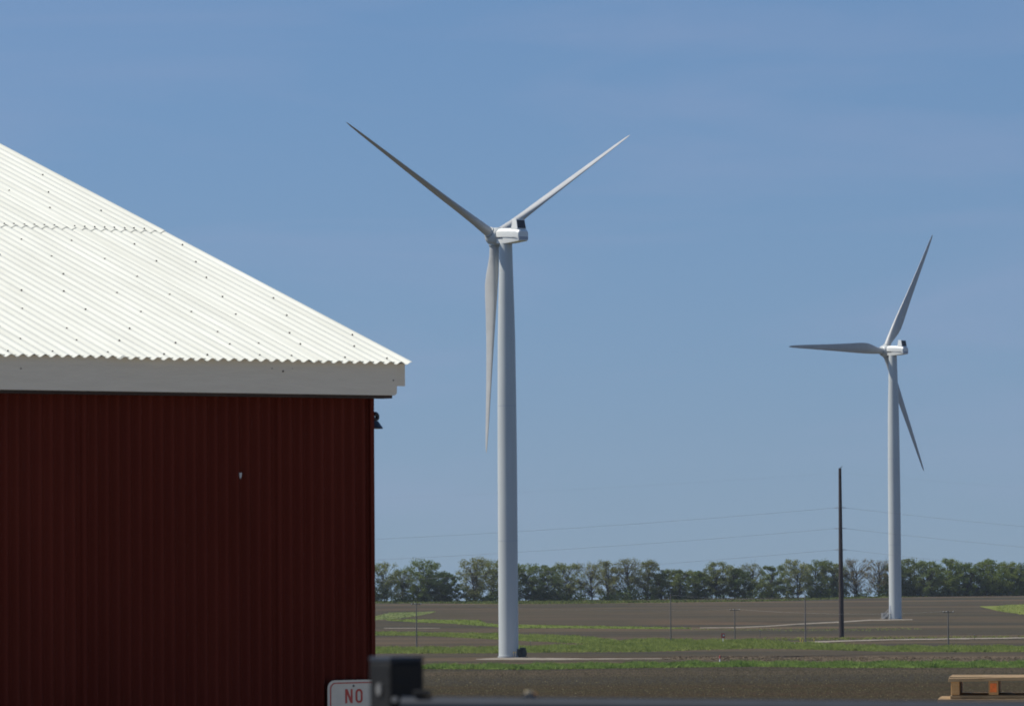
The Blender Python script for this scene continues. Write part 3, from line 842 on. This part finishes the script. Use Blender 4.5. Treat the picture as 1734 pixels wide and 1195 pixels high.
def turbine(base, yaw_deg, blade_angles, pitch, label, stairs=False):
    """yaw: rotor axis points left-away; local +X = rotor axis after rotation"""
    t = thing('wind_turbine', label, 'wind turbine', base, 0, 'wind turbines on the plain')
    prof = [(1.87, 0), (1.86, 12), (1.85, 26), (1.84, 36), (1.78, 48), (1.66, 60), (1.52, 66), (1.38, 71), (1.24, 76.5), (1.20, 78.3)]
    tw = MB().lathe(prof, 40).build('tower', M['turbine'], t, smooth=True)
    MB().lathe([(2.05, 0.0), (2.05, 0.30), (1.9, 0.32)], 32).build('base_flange', M['pale_metal'], tw, smooth=True, auto=30)
    for zz, rr in ((22.0, 1.855), (47.5, 1.785)):
        MB().lathe([(rr - 0.03, zz - 0.05), (rr + 0.012, zz - 0.04), (rr + 0.012, zz + 0.04), (rr - 0.03, zz + 0.05)], 40).build('tower_joint', M['nacelle_grey'], tw, smooth=True)
    door_a = R(205 if stairs else 150)
    dd = Vector((math.cos(door_a), math.sin(door_a), 0))
    rot = Euler((0, 0, door_a)).to_matrix()
    MB().box(dd * 1.84 + Vector((0, 0, 3.0)), (0.14, 0.9, 2.2), rot).build('tower_door', M['nacelle_grey'], tw, bevel=0.03)
    if stairs:
        mb = MB()
        for i in range(8):
            mb.box(dd * (2.2 + 0.26 * (7 - i)) + Vector((0, 0, 0.24 * (i + 1))), (0.30, 0.9, 0.05), rot)
        side = rot @ Vector((0, 1, 0))
        for sgn in (-1, 1):
            a_ = dd * 4.2 + side * 0.5 * sgn; b_ = dd * 1.95 + side * 0.5 * sgn
            mb.tube([a_ + Vector((0, 0, 0.1)), b_ + Vector((0, 0, 2.0))], 0.06, 6)
            mb.tube([a_ + Vector((0, 0, 1.1)), b_ + Vector((0, 0, 3.0))], 0.035, 6)
            for f_ in (0, 0.5, 1):
                q = a_.lerp(b_, f_) + Vector((0, 0, 0.1 + 1.9 * f_))
                mb.tube([q, q + Vector((0, 0, 1.0))], 0.03, 6)
        mb.build('entry_stairs', M['pale_metal'], tw)
    # nacelle in its own yawed frame, axis along local +X, tilted a little upward
    yaw = R(180 - yaw_deg)
    fr = Matrix.Translation(Vector((0, 0, 79.8))) @ Euler((0, 0, yaw)).to_matrix().to_4x4() @ Euler((0, R(-3.2), 0)).to_matrix().to_4x4()
    hw = 1.3
    def sec(x, top, bot, w, wt, wb, mid=0.18):
        # octagon-like section: vertical side with chamfered shoulders, narrower keel
        return [Vector((x, y, z)) for y, z in ((-wt, top), (wt, top), (w, top - 0.55 * (top - mid)), (w, mid - 0.35), (wb, bot), (-wb, bot), (-w, mid - 0.35), (-w, top - 0.55 * (top - mid)))]
    rings = [sec(-5.15, 0.72, -0.95, 1.12, 0.85, 0.95, 0.1), sec(-5.0, 0.95, -1.05, 1.25, 0.98, 1.05, 0.1), sec(-4.2, 1.28, -1.15, 1.3, 1.02, 1.1), sec(-2.0, 1.30, -1.45, 1.32, 1.02, 1.12),
             sec(0.0, 1.28, -1.62, 1.32, 1.0, 1.12), sec(0.9, 1.2, -1.62, 1.28, 0.95, 1.08), sec(1.5, 0.95, -1.5, 1.15, 0.8, 0.95), sec(1.75, 0.75, -1.25, 1.0, 0.7, 0.85)]
    nac = MB().loft(rings).build('nacelle', M['nacelle'], t, smooth=True, auto=16)
    nac.matrix_local = fr
    MB().box((-5.16, 0, -0.52), (0.06, 2.28, 0.62)).build('rear_panel', M['nacelle_grey'], nac, bevel=0.02)
    for sgn in (-1, 1):
        MB().box((-1.7, sgn * 1.315, -0.42), (5.8, 0.03, 0.07)).build('side_seam', M['seam'], nac)
        MB().box((0.35, sgn * 1.30, -0.50), (1.7, 0.05, 0.22)).build('side_vent', M['grille'], nac)
    # cooler hood with a dark grille at its back
    hood = []
    for z_h, xf, xr, w in ((1.2, -2.75, -4.6, 1.12), (3.05, -3.0, -4.05, 1.05)):
        hood.append([Vector((xf, -w, z_h)), Vector((xf, w, z_h)), Vector((xr, w, z_h)), Vector((xr, -w, z_h))])
    MB().loft(hood).build('cooler_hood', M['nacelle'], nac, bevel=0.03)
    gq = [Vector((-4.53, -0.98, 1.36)), Vector((-4.53, 0.98, 1.36)), Vector((-4.13, 0.92, 2.90)), Vector((-4.13, -0.92, 2.90))]
    off = Vector((-0.06, 0, -0.0)); inn = Vector((0.05, 0, 0))
    MB().poly([q + off for q in gq] + [q + inn for q in gq], [(0, 1, 2, 3), (7, 6, 5, 4), (0, 4, 5, 1), (1, 5, 6, 2), (2, 6, 7, 3), (3, 7, 4, 0)]).build('cooler_grille', M['grille'], nac)
    # hub and spinner
    hx = 3.2
    hub = bpy.data.objects.new('hub', None)
    hp = [(1.25, -1.75), (1.55, -1.5), (1.72, -0.8), (1.74, 0.0), (1.66, 0.7), (1.35, 1.3), (0.8, 1.75), (0.25, 1.95), (0.02, 1.97)]
    hm = MB()
    n = 28
    ringsH = [[Vector((hx + x, r_ * math.cos(2 * math.pi * k_ / n), r_ * math.sin(2 * math.pi * k_ / n) - 0.3)) for k_ in range(n)] for r_, x in hp]
    hub = hm.loft(ringsH).build('hub', M['turbine'], t, smooth=True)
    hub.matrix_local = fr
    # rotor frame: u = horizontal in rotor plane (to the right as seen from behind), v = up, a = axis
    for ang in blade_angles:
        a_ = R(ang)
        # local nacelle axes: X axis, Y left-hand side, Z up. From behind (looking along +X) right is -Y
        bl = Vector((0, -math.cos(a_), math.sin(a_)))            # blade direction
        tl = Vector((0, math.sin(a_), math.cos(a_)))             # direction of motion, counter-clockwise from behind
        ax = Vector((1, 0, 0))
        Rm = Matrix((tl, ax, bl)).transposed().to_4x4()
        bo = BLADES[pitch].build('blade', M['blade'], t, smooth=True, auto=60)
        bo.matrix_local = fr @ Matrix.Translation(Vector((hx, 0, -0.3))) @ Rm
        cl = MB().lathe([(1.08, 0.95), (1.10, 1.0), (1.10, 1.78), (1.0, 1.86)], 28).build('blade_collar', M['turbine'], bo, smooth=True)
        MB().lathe([(1.115, 1.62), (1.13, 1.64), (1.13, 1.70), (1.115, 1.72)], 28).build('collar_seam', M['seam'], bo, smooth=True)
    return t

BLADES = {-95: blade_mesh(-95, 0.8), 4: blade_mesh(4, 0.0)}
t1b = on_plain(861.3, 1112.5)
T1 = turbine((t1b.x, t1b.y, PLAIN), 49, (31.0, 151.0, 271.0), -95, 'large near white wind turbine with one blade hanging straight down')
t2b = on_plain(1516.3, 1047.5)
T2 = turbine((t2b.x, t2b.y, PLAIN), 46, (59.7, 179.7, 299.7), 4, 'smaller far white wind turbine with one blade pointing level to the left', stairs=True)
print('T1', t1b, 'T2', t2b)

# transformer cabinets and guard posts by the towers
p = on_plain(881, 1112.2)
cab = thing('transformer_cabinet', 'dark green transformer cabinet at the foot of the near wind turbine', 'transformer', (p.x, p.y - 1.0, PLAIN), 0.25)
MB().box((0, 0, 0.06), (2.6, 1.9, 0.12)).build('plinth', M['gravel'], cab)
MB().box((-0.55, 0, 0.86), (1.15, 1.5, 1.48)).build('cabinet_body', M['cabinet'], cab, bevel=0.04)
MB().box((0.48, 0, 0.98), (0.85, 1.6, 1.72)).build('tall_cabinet', M['cabinet'], cab, bevel=0.04)
MB().box((0.48, -0.82, 0.95), (0.7, 0.03, 1.4)).build('cabinet_door', M['cabinet'], cab, bevel=0.01)
for i in range(5):
    MB().box((1.02, -0.6 + 0.3 * i, 0.8), (0.18, 0.05, 0.9)).build('cooling_fin', M['cabinet'], cab)
for i, (px, lb) in enumerate(((870.2, 'left pale guard post between near tower and green cabinet'), (873.6, 'right pale guard post beside the green cabinet at near tower'))):
    q = on_plain(px, 1112.9)
    gp_ = thing('guard_post', lb, 'post', (q.x, q.y, PLAIN), 0, 'guard posts at the near tower')
    MB().lathe([(0.10, 0), (0.10, 1.15), (0.06, 1.22)], 10).build('post_shaft', M['gravel'], gp_, smooth=True)
    MB().lathe([(0.104, 0.9), (0.106, 1.0), (0.104, 1.1)], 10).build('band', M['yellow'], gp_, smooth=True)
p = on_plain(1499, 1047.2)
cab2 = thing('transformer_cabinet', 'pale grey transformer cabinet left of the far wind turbine', 'transformer', (p.x, p.y, PLAIN), 0.35)
MB().box((0, 0, 0.08), (2.4, 1.9, 0.16)).build('plinth', M['gravel'], cab2)
MB().box((-0.35, 0, 0.95), (1.3, 1.5, 1.55)).build('cabinet_body', M['dull_steel'], cab2, bevel=0.05)
for i in range(5):
    MB().box((0.55, -0.6 + 0.3 * i, 1.0), (0.45, 0.06, 1.3)).build('cooling_fin', M['pale_metal'], cab2)
for i in range(3):
    MB().lathe([(0.05, 1.72), (0.09, 1.85), (0.05, 1.95), (0.09, 2.05), (0.03, 2.15)], 8, (-0.7 + 0.35 * i, 0, 0)).build('bushing', M['pole_wood'], cab2)

# ------------------------------------------------------------------ transmission pole and its wires
pb = on_plain(1425, 1078.5)
pole_s = FPX / pb.y
PHGT = 39.0
pole = thing('transmission_pole', 'tall dark brown steel transmission pole left of the far wind turbine', 'utility pole', (pb.x, pb.y, PLAIN), 0)
MB().lathe([(0.60, 0), (0.56, 8), (0.49, 18), (0.41, 28), (0.33, 39)], 12).build('pole_shaft', M['corten'], pole, smooth=True)
MB().tube([(0.2, 0, 38.9), (0.3, 0, 39.3), (0.65, 0, 39.4)], 0.08, 8).build('top_bracket', M['corten'], pole)
levels = [(791 + 9), 859.5, 894.5, 930.5]
def lvl(py): return at_depth(1425, py, pb.y).z - PLAIN
for i, py in enumerate(levels):
    zz = lvl(py)
    for sgn in (-1, 1):
        if i:
            mb = MB().tube([(sgn * 0.35, 0, zz + 0.05), (sgn * 1.35, 0, zz)], 0.06, 6)
            for kk in range(3):
                x_ = sgn * (0.6 + 0.25 * kk)
                mb.tube([(x_ - 0.03, 0, zz + 0.03), (x_ + 0.03, 0, zz + 0.03)], 0.16, 8)
            mb.build('strain_insulator', M['wire'], pole)
        span, sag = (420.0, 8.6) if sgn < 0 else (330.0, 10.5)
        if i == 0: sag *= 0.8
        pts = []
        xs0 = 0.25 if i == 0 else 1.3
        for q in np.linspace(0, 1, 29):
            x_ = xs0 + (span - xs0) * q
            pts.append((pb.x + sgn * x_, pb.y + sgn * 0.0, PLAIN + zz - 4 * sag * (q - q * q)))
        wn = ['thin ground wire at the pole top', 'highest of three heavy wires', 'middle of three heavy wires', 'lowest of three heavy wires'][i]
        o = MB().tube(pts, 0.009 if i == 0 else 0.024, 5).build('power_line', M['wire'])
        tag(o, wn + (' running left from the dark pole' if sgn < 0 else ' running right from the dark pole'), 'power line', 'wires of the transmission pole')

# slim wooden poles
def slim_pole(px, ptop_, pbot, arm, label, r0=0.15):
    b_ = on_plain(px[1], pbot)
    top = at_depth(px[0], ptop_, b_.y)
    h = top.z - PLAIN
    t = thing('wooden_pole', label, 'utility pole', (b_.x, b_.y, PLAIN), 0, 'slim wooden poles in the fields')
    MB().tube([(0, 0, -0.1), (0, 0, h)], [r0, r0 * 0.66], 8).build('pole_shaft', M['pole_wood'], t, smooth=True)
    if arm:
        MB().box((0, -0.15, h - 0.35), (2.2, 0.10, 0.12)).build('crossarm', M['pole_wood'], t)
        for xx in (-1.0, -0.35, 1.0):
            MB().lathe([(0.03, 0), (0.06, 0.08), (0.07, 0.16), (0.03, 0.22)], 6, (xx, -0.15, h - 0.29)).build('insulator', M['white'], t)
    else:
        MB().lathe([(0.03, 0), (0.07, 0.1), (0.03, 0.25)], 6, (0, 0, h)).build('insulator', M['pole_wood'], t)
    return t, h
poles = [slim_pole((704.5, 705.5), 1020, 1095, True, 'slim dark wooden pole with crossarm nearest the red shed'),
         slim_pole((1134, 1136), 1006, 1086.5, False, 'slim tall pole without crossarm midway between tower and dark pole'),
         slim_pole((1242.5, 1244.5), 1030, 1086, True, 'short wooden pole with crossarm right of the red marker sign'),
         slim_pole((1362, 1364), 1006, 1088, False, 'slim pale pole standing among yellow markers left of the dark pole', 0.17),
         slim_pole((1602, 1606), 1033.5, 1095, True, 'wooden pole with crossarm right of the far wind turbine', 0.17)]
order = [(-1, None)]
def pole_wire(a, b, label, da=0.0, sag=0.8):
    pa = a[0].location + Vector((da, 0, a[1] - 0.1)); pbb = b[0].location + Vector((da, 0, b[1] - 0.1))
    pts = []
    for q in np.linspace(0, 1, 17):
        p_ = pa.lerp(pbb, q); p_.z -= 4 * sag * (q - q * q); pts.append(p_)
    o = MB().tube(pts, 0.008, 4).build('overhead_wire', M['wire'])
    tag(o, label, 'wire', 'thin wires between the slim poles')
pole_wire(poles[0], poles[2], 'thin wire from the pole by the shed to the short crossarm pole', 0.35)
pole_wire(poles[2], poles[4], 'thin wire from the short crossarm pole to the pole right of the far turbine', 0.35)
pole_wire(poles[1], poles[3], 'thin wire between the two slim poles without crossarms', 0.0)
def mini_post(px, ptop_, pbot, label):
    b_ = on_plain(px, pbot); h = at_depth(px, ptop_, b_.y).z - PLAIN
    t = thing('field_post', label, 'post', (b_.x, b_.y, PLAIN), 0)
    MB().tube([(0, 0, 0), (0, 0, h)], [0.06, 0.05], 6).build('post_shaft', M['pole_wood'], t)
    MB().box((0, -0.03, h - 0.12), (0.14, 0.04, 0.2)).build('tag_plate', M['pale_metal'], t)
mini_post(898, 1084, 1096, 'thin grey post in the grass just right of the near tower')
mini_post(1287, 1066, 1083, 'thin grey post in the field between the short and pale poles')
mini_post(1650, 1073, 1083.5, 'thin grey post beside the gravel road at the right')

def marker(px, ptop_, pbot, label, cap_px, col, cat='marker post', w=0.1, plate=None, base_col='white'):
    b_ = on_plain(px, pbot); s_ = FPX / b_.y; h = (pbot - ptop_) / s_
    t = thing('marker_post', label, cat, (b_.x, b_.y, PLAIN), 0)
    ch = cap_px / s_
    MB().tube([(0, 0, 0), (0, 0, h - ch + 0.02)], w * 0.55, 8).build('post_shaft', M[base_col], t)
    if plate:
        pw = plate / s_
        MB().box((0, -0.08, h - ch / 2), (pw, 0.04, ch)).build('sign_plate', M[col], t, bevel=0.01)
        MB().box((pw * 0.12, -0.105, h - ch * 0.42), (pw * 0.42, 0.02, ch * 0.34)).build('white_patch', M['white'], t)
    else:
        MB().lathe([(w * 0.62, h - ch), (w * 0.66, h - ch * 0.2), (w * 0.3, h)], 8).build('cap', M[col], t)
marker(1224.5, 1071.8, 1088, 'red and white warning sign on a white post in the grass', 8, 'redmark', 'sign', 0.14, 6.5)
marker(1219, 1109, 1119.6, 'small white marker post with red top at the grass verge', 5.5, 'redmark', w=0.2)
marker(1346, 1087.5, 1092, 'low white stub post at the start of the gravel road', 1.0, 'white', w=0.2)
marker(1355.5, 1079, 1090.5, 'yellow marker post just left of the slim pale pole', 7.5, 'yellow', w=0.14, base_col='pole_wood')
marker(1359, 1082.5, 1091, 'short yellow marker post touching the slim pale pole', 6.0, 'yellow', w=0.14, base_col='yellow')
marker(1378.5, 1080, 1090, 'yellow marker post right of the slim pale pole', 7.0, 'yellow', w=0.12, base_col='yellow')

# ------------------------------------------------------------------ summer haze over the plain
hz = MB().box((0, 2500, -3), (6400, 6600, 240)).build('haze', [])
hm_ = bpy.data.materials.new('haze_air'); hm_.use_nodes = True
ht = hm_.node_tree; ht.nodes.clear()
ho = ht.nodes.new('ShaderNodeOutputMaterial'); hv = ht.nodes.new('ShaderNodeVolumePrincipled')
hv.inputs['Color'].default_value = (0.80, 0.88, 1.0, 1); hv.inputs['Density'].default_value = 2.8e-5
hv.inputs['Anisotropy'].default_value = 0.2
ht.links.new(hv.outputs[0], ho.inputs['Volume'])
hz.data.materials.append(hm_)
tag(hz, 'thin pale summer haze lying over the whole plain', 'haze', kind='stuff')

# ------------------------------------------------------------------ row of trees on the rise
def tree(px, ptop_, width_px, kind, label, seed, dy=0.0):
    r_ = np.random.default_rng(seed)
    rd = random.Random(seed)
    d = ray(px, 1015)
    # stand on the crest line
    y = 2205.0
    for _ in range(6):
        y = tree_line(d.x / d.y * y) + dy
    x = d.x / d.y * y
    s_ = FPX / y
    h = at_depth(px, ptop_, y).z - ground_z(x, y)
    w = width_px / s_
    t = thing('deciduous_tree', label, 'tree', (x, y, ground_z(x, y)), 0, 'trees in the row on the rise')
    tr = MB()
    nst = rd.choice((1, 2, 2, 3))
    tips = []
    for k_ in range(nst):
        bx, by = rd.uniform(-0.06, 0.06) * w, rd.uniform(-1, 1)
        lean = (rd.uniform(-0.12, 0.12) * w, rd.uniform(-0.1, 0.1) * w)
        pts = [(bx + lean[0] * q + rd.uniform(-0.3, 0.3) * q, by + lean[1] * q, h * 0.82 * q) for q in (0, 0.2, 0.45, 0.7, 1.0)]
        r0 = rd.uniform(0.24, 0.38)
        tr.tube(pts, [r0, r0 * 0.85, r0 * 0.6, r0 * 0.38, 0.06], 6)
        tips.append(pts)
    clumps = []
    dens = {'full': 1.0, 'pale': 0.72, 'thin': 0.45, 'bare': 0.36, 'dark': 1.3, 'bright': 1.1}[kind]
    ncl = int(74 * (1.15 if kind in ('dark', 'bright') else 1.0) * (w / 11) ** 0.7)
    tcen = 0.60 if kind not in ('dark', 'bright') else 0.52
    for i in range(ncl):
        f = rd.uniform(0.05, 0.97) if kind in ('dark', 'bright', 'full') else rd.uniform(0.10, 0.97)
        env = math.sqrt(max(0.02, 1 - ((f - tcen) / (0.66 if f < tcen else 0.43)) ** 2))
        rr_ = w * 0.5 * env * math.sqrt(rd.random())
        an = rd.uniform(0, 6.283)
        c = Vector((rr_ * math.cos(an), rr_ * math.sin(an), f * h))
        clumps.append(c)
        st = rd.choice(tips)
        q = min(0.9, max(0.12, f - rd.uniform(0.12, 0.3)))
        a0 = Vector(st[0]).lerp(Vector(st[-1]), q)
        a0.z = max(0.8, min(a0.z, c.z - 0.5))
        mid = a0.lerp(c, 0.55) + Vector((rd.uniform(-.4, .4), rd.uniform(-.4, .4), rd.uniform(0, 0.7)))
        tr.tube([a0, mid, c], [0.10, 0.06, 0.025], 4, cap=False)
        if kind in ('bare', 'thin', 'pale'):
            for _ in range(5 if kind == 'bare' else 3):
                e_ = c + Vector((rd.gauss(0, 0.9), rd.gauss(0, 0.9), abs(rd.gauss(0.6, 0.8))))
                tr.tube([mid.lerp(c, rd.random()), e_], [0.045, 0.02], 3, cap=False)
    tr.build('trunk', M['bark'], t)
    per = int(98 * dens)
    C = np.array([tuple(c) for c in clumps])
    idx = np.repeat(np.arange(len(C)), per)
    n = len(idx)
    rad = r_.uniform(1.1, 2.4, len(C))[idx] * (h / 19)
    dirs = r_.normal(0, 1, (n, 3)); dirs /= np.linalg.norm(dirs, axis=1)[:, None]
    P = C[idx] + dirs * (rad * r_.random(n) ** 0.6)[:, None] * np.array([1.15, 1.15, 0.85])
    P[:, 2] = np.maximum(P[:, 2], 0.3)
    sz = r_.uniform(0.13, 0.36, n) * (1.0 if kind not in ('bare', 'thin') else 0.8)
    a = r_.normal(0, 1, (n, 3)); a /= np.linalg.norm(a, axis=1)[:, None]
    b = np.cross(a, r_.normal(0, 1, (n, 3))); b /= np.linalg.norm(b, axis=1)[:, None]
    V = np.empty((n, 4, 3))
    V[:, 0] = P - a * sz[:, None]; V[:, 1] = P + b * sz[:, None] * 0.7; V[:, 2] = P + a * sz[:, None]; V[:, 3] = P - b * sz[:, None] * 0.7
    o = raw_mesh('crown', V.reshape(-1, 3), np.arange(n * 4).reshape(-1, 4), M['leaf'], parent=t)
    base_c = {'full': (0.95, 1.0, 0.95), 'pale': (1.25, 1.15, 1.15), 'thin': (1.35, 1.2, 1.25), 'bare': (1.35, 1.0, 1.25), 'dark': (0.70, 0.80, 0.75), 'bright': (1.05, 1.12, 0.8)}[kind]
    j = rd.uniform(0.9, 1.1)
    o.color = (base_c[0] * j, base_c[1] * j * rd.uniform(0.96, 1.04), base_c[2] * j, 1)
    return t

TREES = [
    (606, 953, 42, 'full', None),
    (652, 952, 42, 'pale', 'loose pale-topped tree right beside the red shed wall'),
    (681, 963, 34, 'thin', 'thin low tree between the shed-side tree and the tall round one'),
    (712, 947, 58, 'full', 'tall round-topped green tree behind the slim pole with crossarm near the shed'),
    (751, 969, 54, 'dark', 'low dark bushy tree just left of the gap in the row'),
    (804, 945, 48, 'pale', 'tall pale tree just right of the gap in the row'),
    (834, 948, 42, 'pale', 'pale tree half hidden by the left edge of the near tower'),
    (866, 954, 40, 'full', 'green tree directly behind the near tower'),
    (893, 955, 42, 'full', 'flat-topped green tree first right of the near tower'),
    (923, 957, 46, 'full', 'green tree second right of the near tower'),
    (962, 953, 46, 'pale', 'yellowish domed tree third right of the near tower'),
    (1000, 951, 44, 'thin', 'open see-through tree fourth right of the near tower'),
    (1031, 948, 42, 'pale', 'pale ragged tree fifth right of the near tower'),
    (1065, 945, 42, 'thin', 'tallest thin-leaved tree between near tower and the tall pole without crossarm'),
    (1094, 950, 40, 'pale', 'pale tree next left of the dip behind the tall slim pole'),
    (1121, 965, 42, 'full', 'low tree at the left of the dip behind the tall slim pole'),
    (1150, 964, 46, 'full', 'low round tree just right of the tall slim pole'),
    (1182, 968, 42, 'dark', 'lowest dark tree between tall slim pole and short crossarm pole'),
    (1215, 952, 46, 'pale', 'taller pale tree directly above the red and white warning sign'),
    (1247, 963, 42, 'dark', 'dark tree directly behind the short crossarm pole'),
    (1273, 953, 38, 'thin', 'narrow thin tree just right of the short crossarm pole'),
    (1308, 958, 46, 'full', 'green tree midway between short crossarm pole and slim pale pole'),
    (1351, 948, 46, 'pale', 'broad pale tree directly left above the slim pale pole'),
    (1386, 948, 44, 'full', 'green tree between the slim pale pole and the dark steel pole'),
    (1413, 953, 40, 'pale', 'pale tree touching the left side of the dark steel pole'),
    (1450, 946, 44, 'bare', 'purplish half-bare tree just right of the dark steel pole'),
    (1488, 948, 44, 'bare', 'brownish half-bare tree just left of the far tower'),
    (1517, 953, 40, 'dark', 'dark tree directly behind the far tower'),
    (1543, 946, 44, 'full', 'green tree first right of the far tower'),
    (1573, 950, 46, 'full', 'green tree second right of the far tower'),
    (1606, 944, 48, 'bright', 'tallest bright green tree above the crossarm pole at right'),
    (1640, 953, 46, 'dark', 'dark tree between the tallest right-hand tree and the yellow-green patch'),
    (1674, 948, 54, 'bright', 'broad bright green tree above the left end of the yellow-green patch'),
    (1707, 950, 48, 'bright', 'bright green tree above the yellow-green patch near the picture edge'),
    (1738, 951, 50, 'dark', 'dark green tree cut by the right edge of the picture'),
]
for i, (px, tp, wp, kd, lb) in enumerate(TREES):
    if lb is None:
        lb = 'green tree of the row hidden behind the red shed'
    tree(px, tp, wp * 1.42, kd, lb, 100 + i, dy=random.uniform(-6, 10))

# brush at the foot of the trees, thicker to the right
def brush():
    V = []
    n = 42000
    px = rng.uniform(560, 1790, n)
    keep = []
    for i in range(n):
        d = 0.50 + 0.35 * math.sin(px[i] * 0.055) + 0.25 * math.sin(px[i] * 0.16 + 1.2) + (0.5 if px[i] > 1490 else 0)
        if 774 < px[i] < 786: d = 0.03
        keep.append(rng.random() < d)
    px = px[np.array(keep)]
    n = len(px)
    P = np.empty((n, 3))
    for i in range(n):
        dx = (px[i] - PW / 2) / FPX
        y = 2205 / (1 - 0.5 * dx) if abs(dx) < 0.2 else 2205
        y += rng.uniform(-7, 12)
        hm = 3.6 + 1.6 * math.sin(px[i] * 0.09) + (2.0 if px[i] > 1490 else 0)
        P[i] = (dx * y, y, PLAIN + abs(rng.normal(0, hm * 0.6)))
    sz = rng.uniform(0.2, 0.5, n)
    a = rng.normal(0, 1, (n, 3)); a /= np.linalg.norm(a, axis=1)[:, None]
    b = np.cross(a, rng.normal(0, 1, (n, 3))); b /= np.linalg.norm(b, axis=1)[:, None]
    Q = np.stack([P - a * sz[:, None], P + b * sz[:, None], P + a * sz[:, None], P - b * sz[:, None]], 1)
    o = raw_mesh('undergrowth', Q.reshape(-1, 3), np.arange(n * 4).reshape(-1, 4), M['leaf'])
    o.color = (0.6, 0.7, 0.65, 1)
    tag(o, 'dark tangled undergrowth along the foot of the row of trees', 'undergrowth', kind='stuff')
brush()
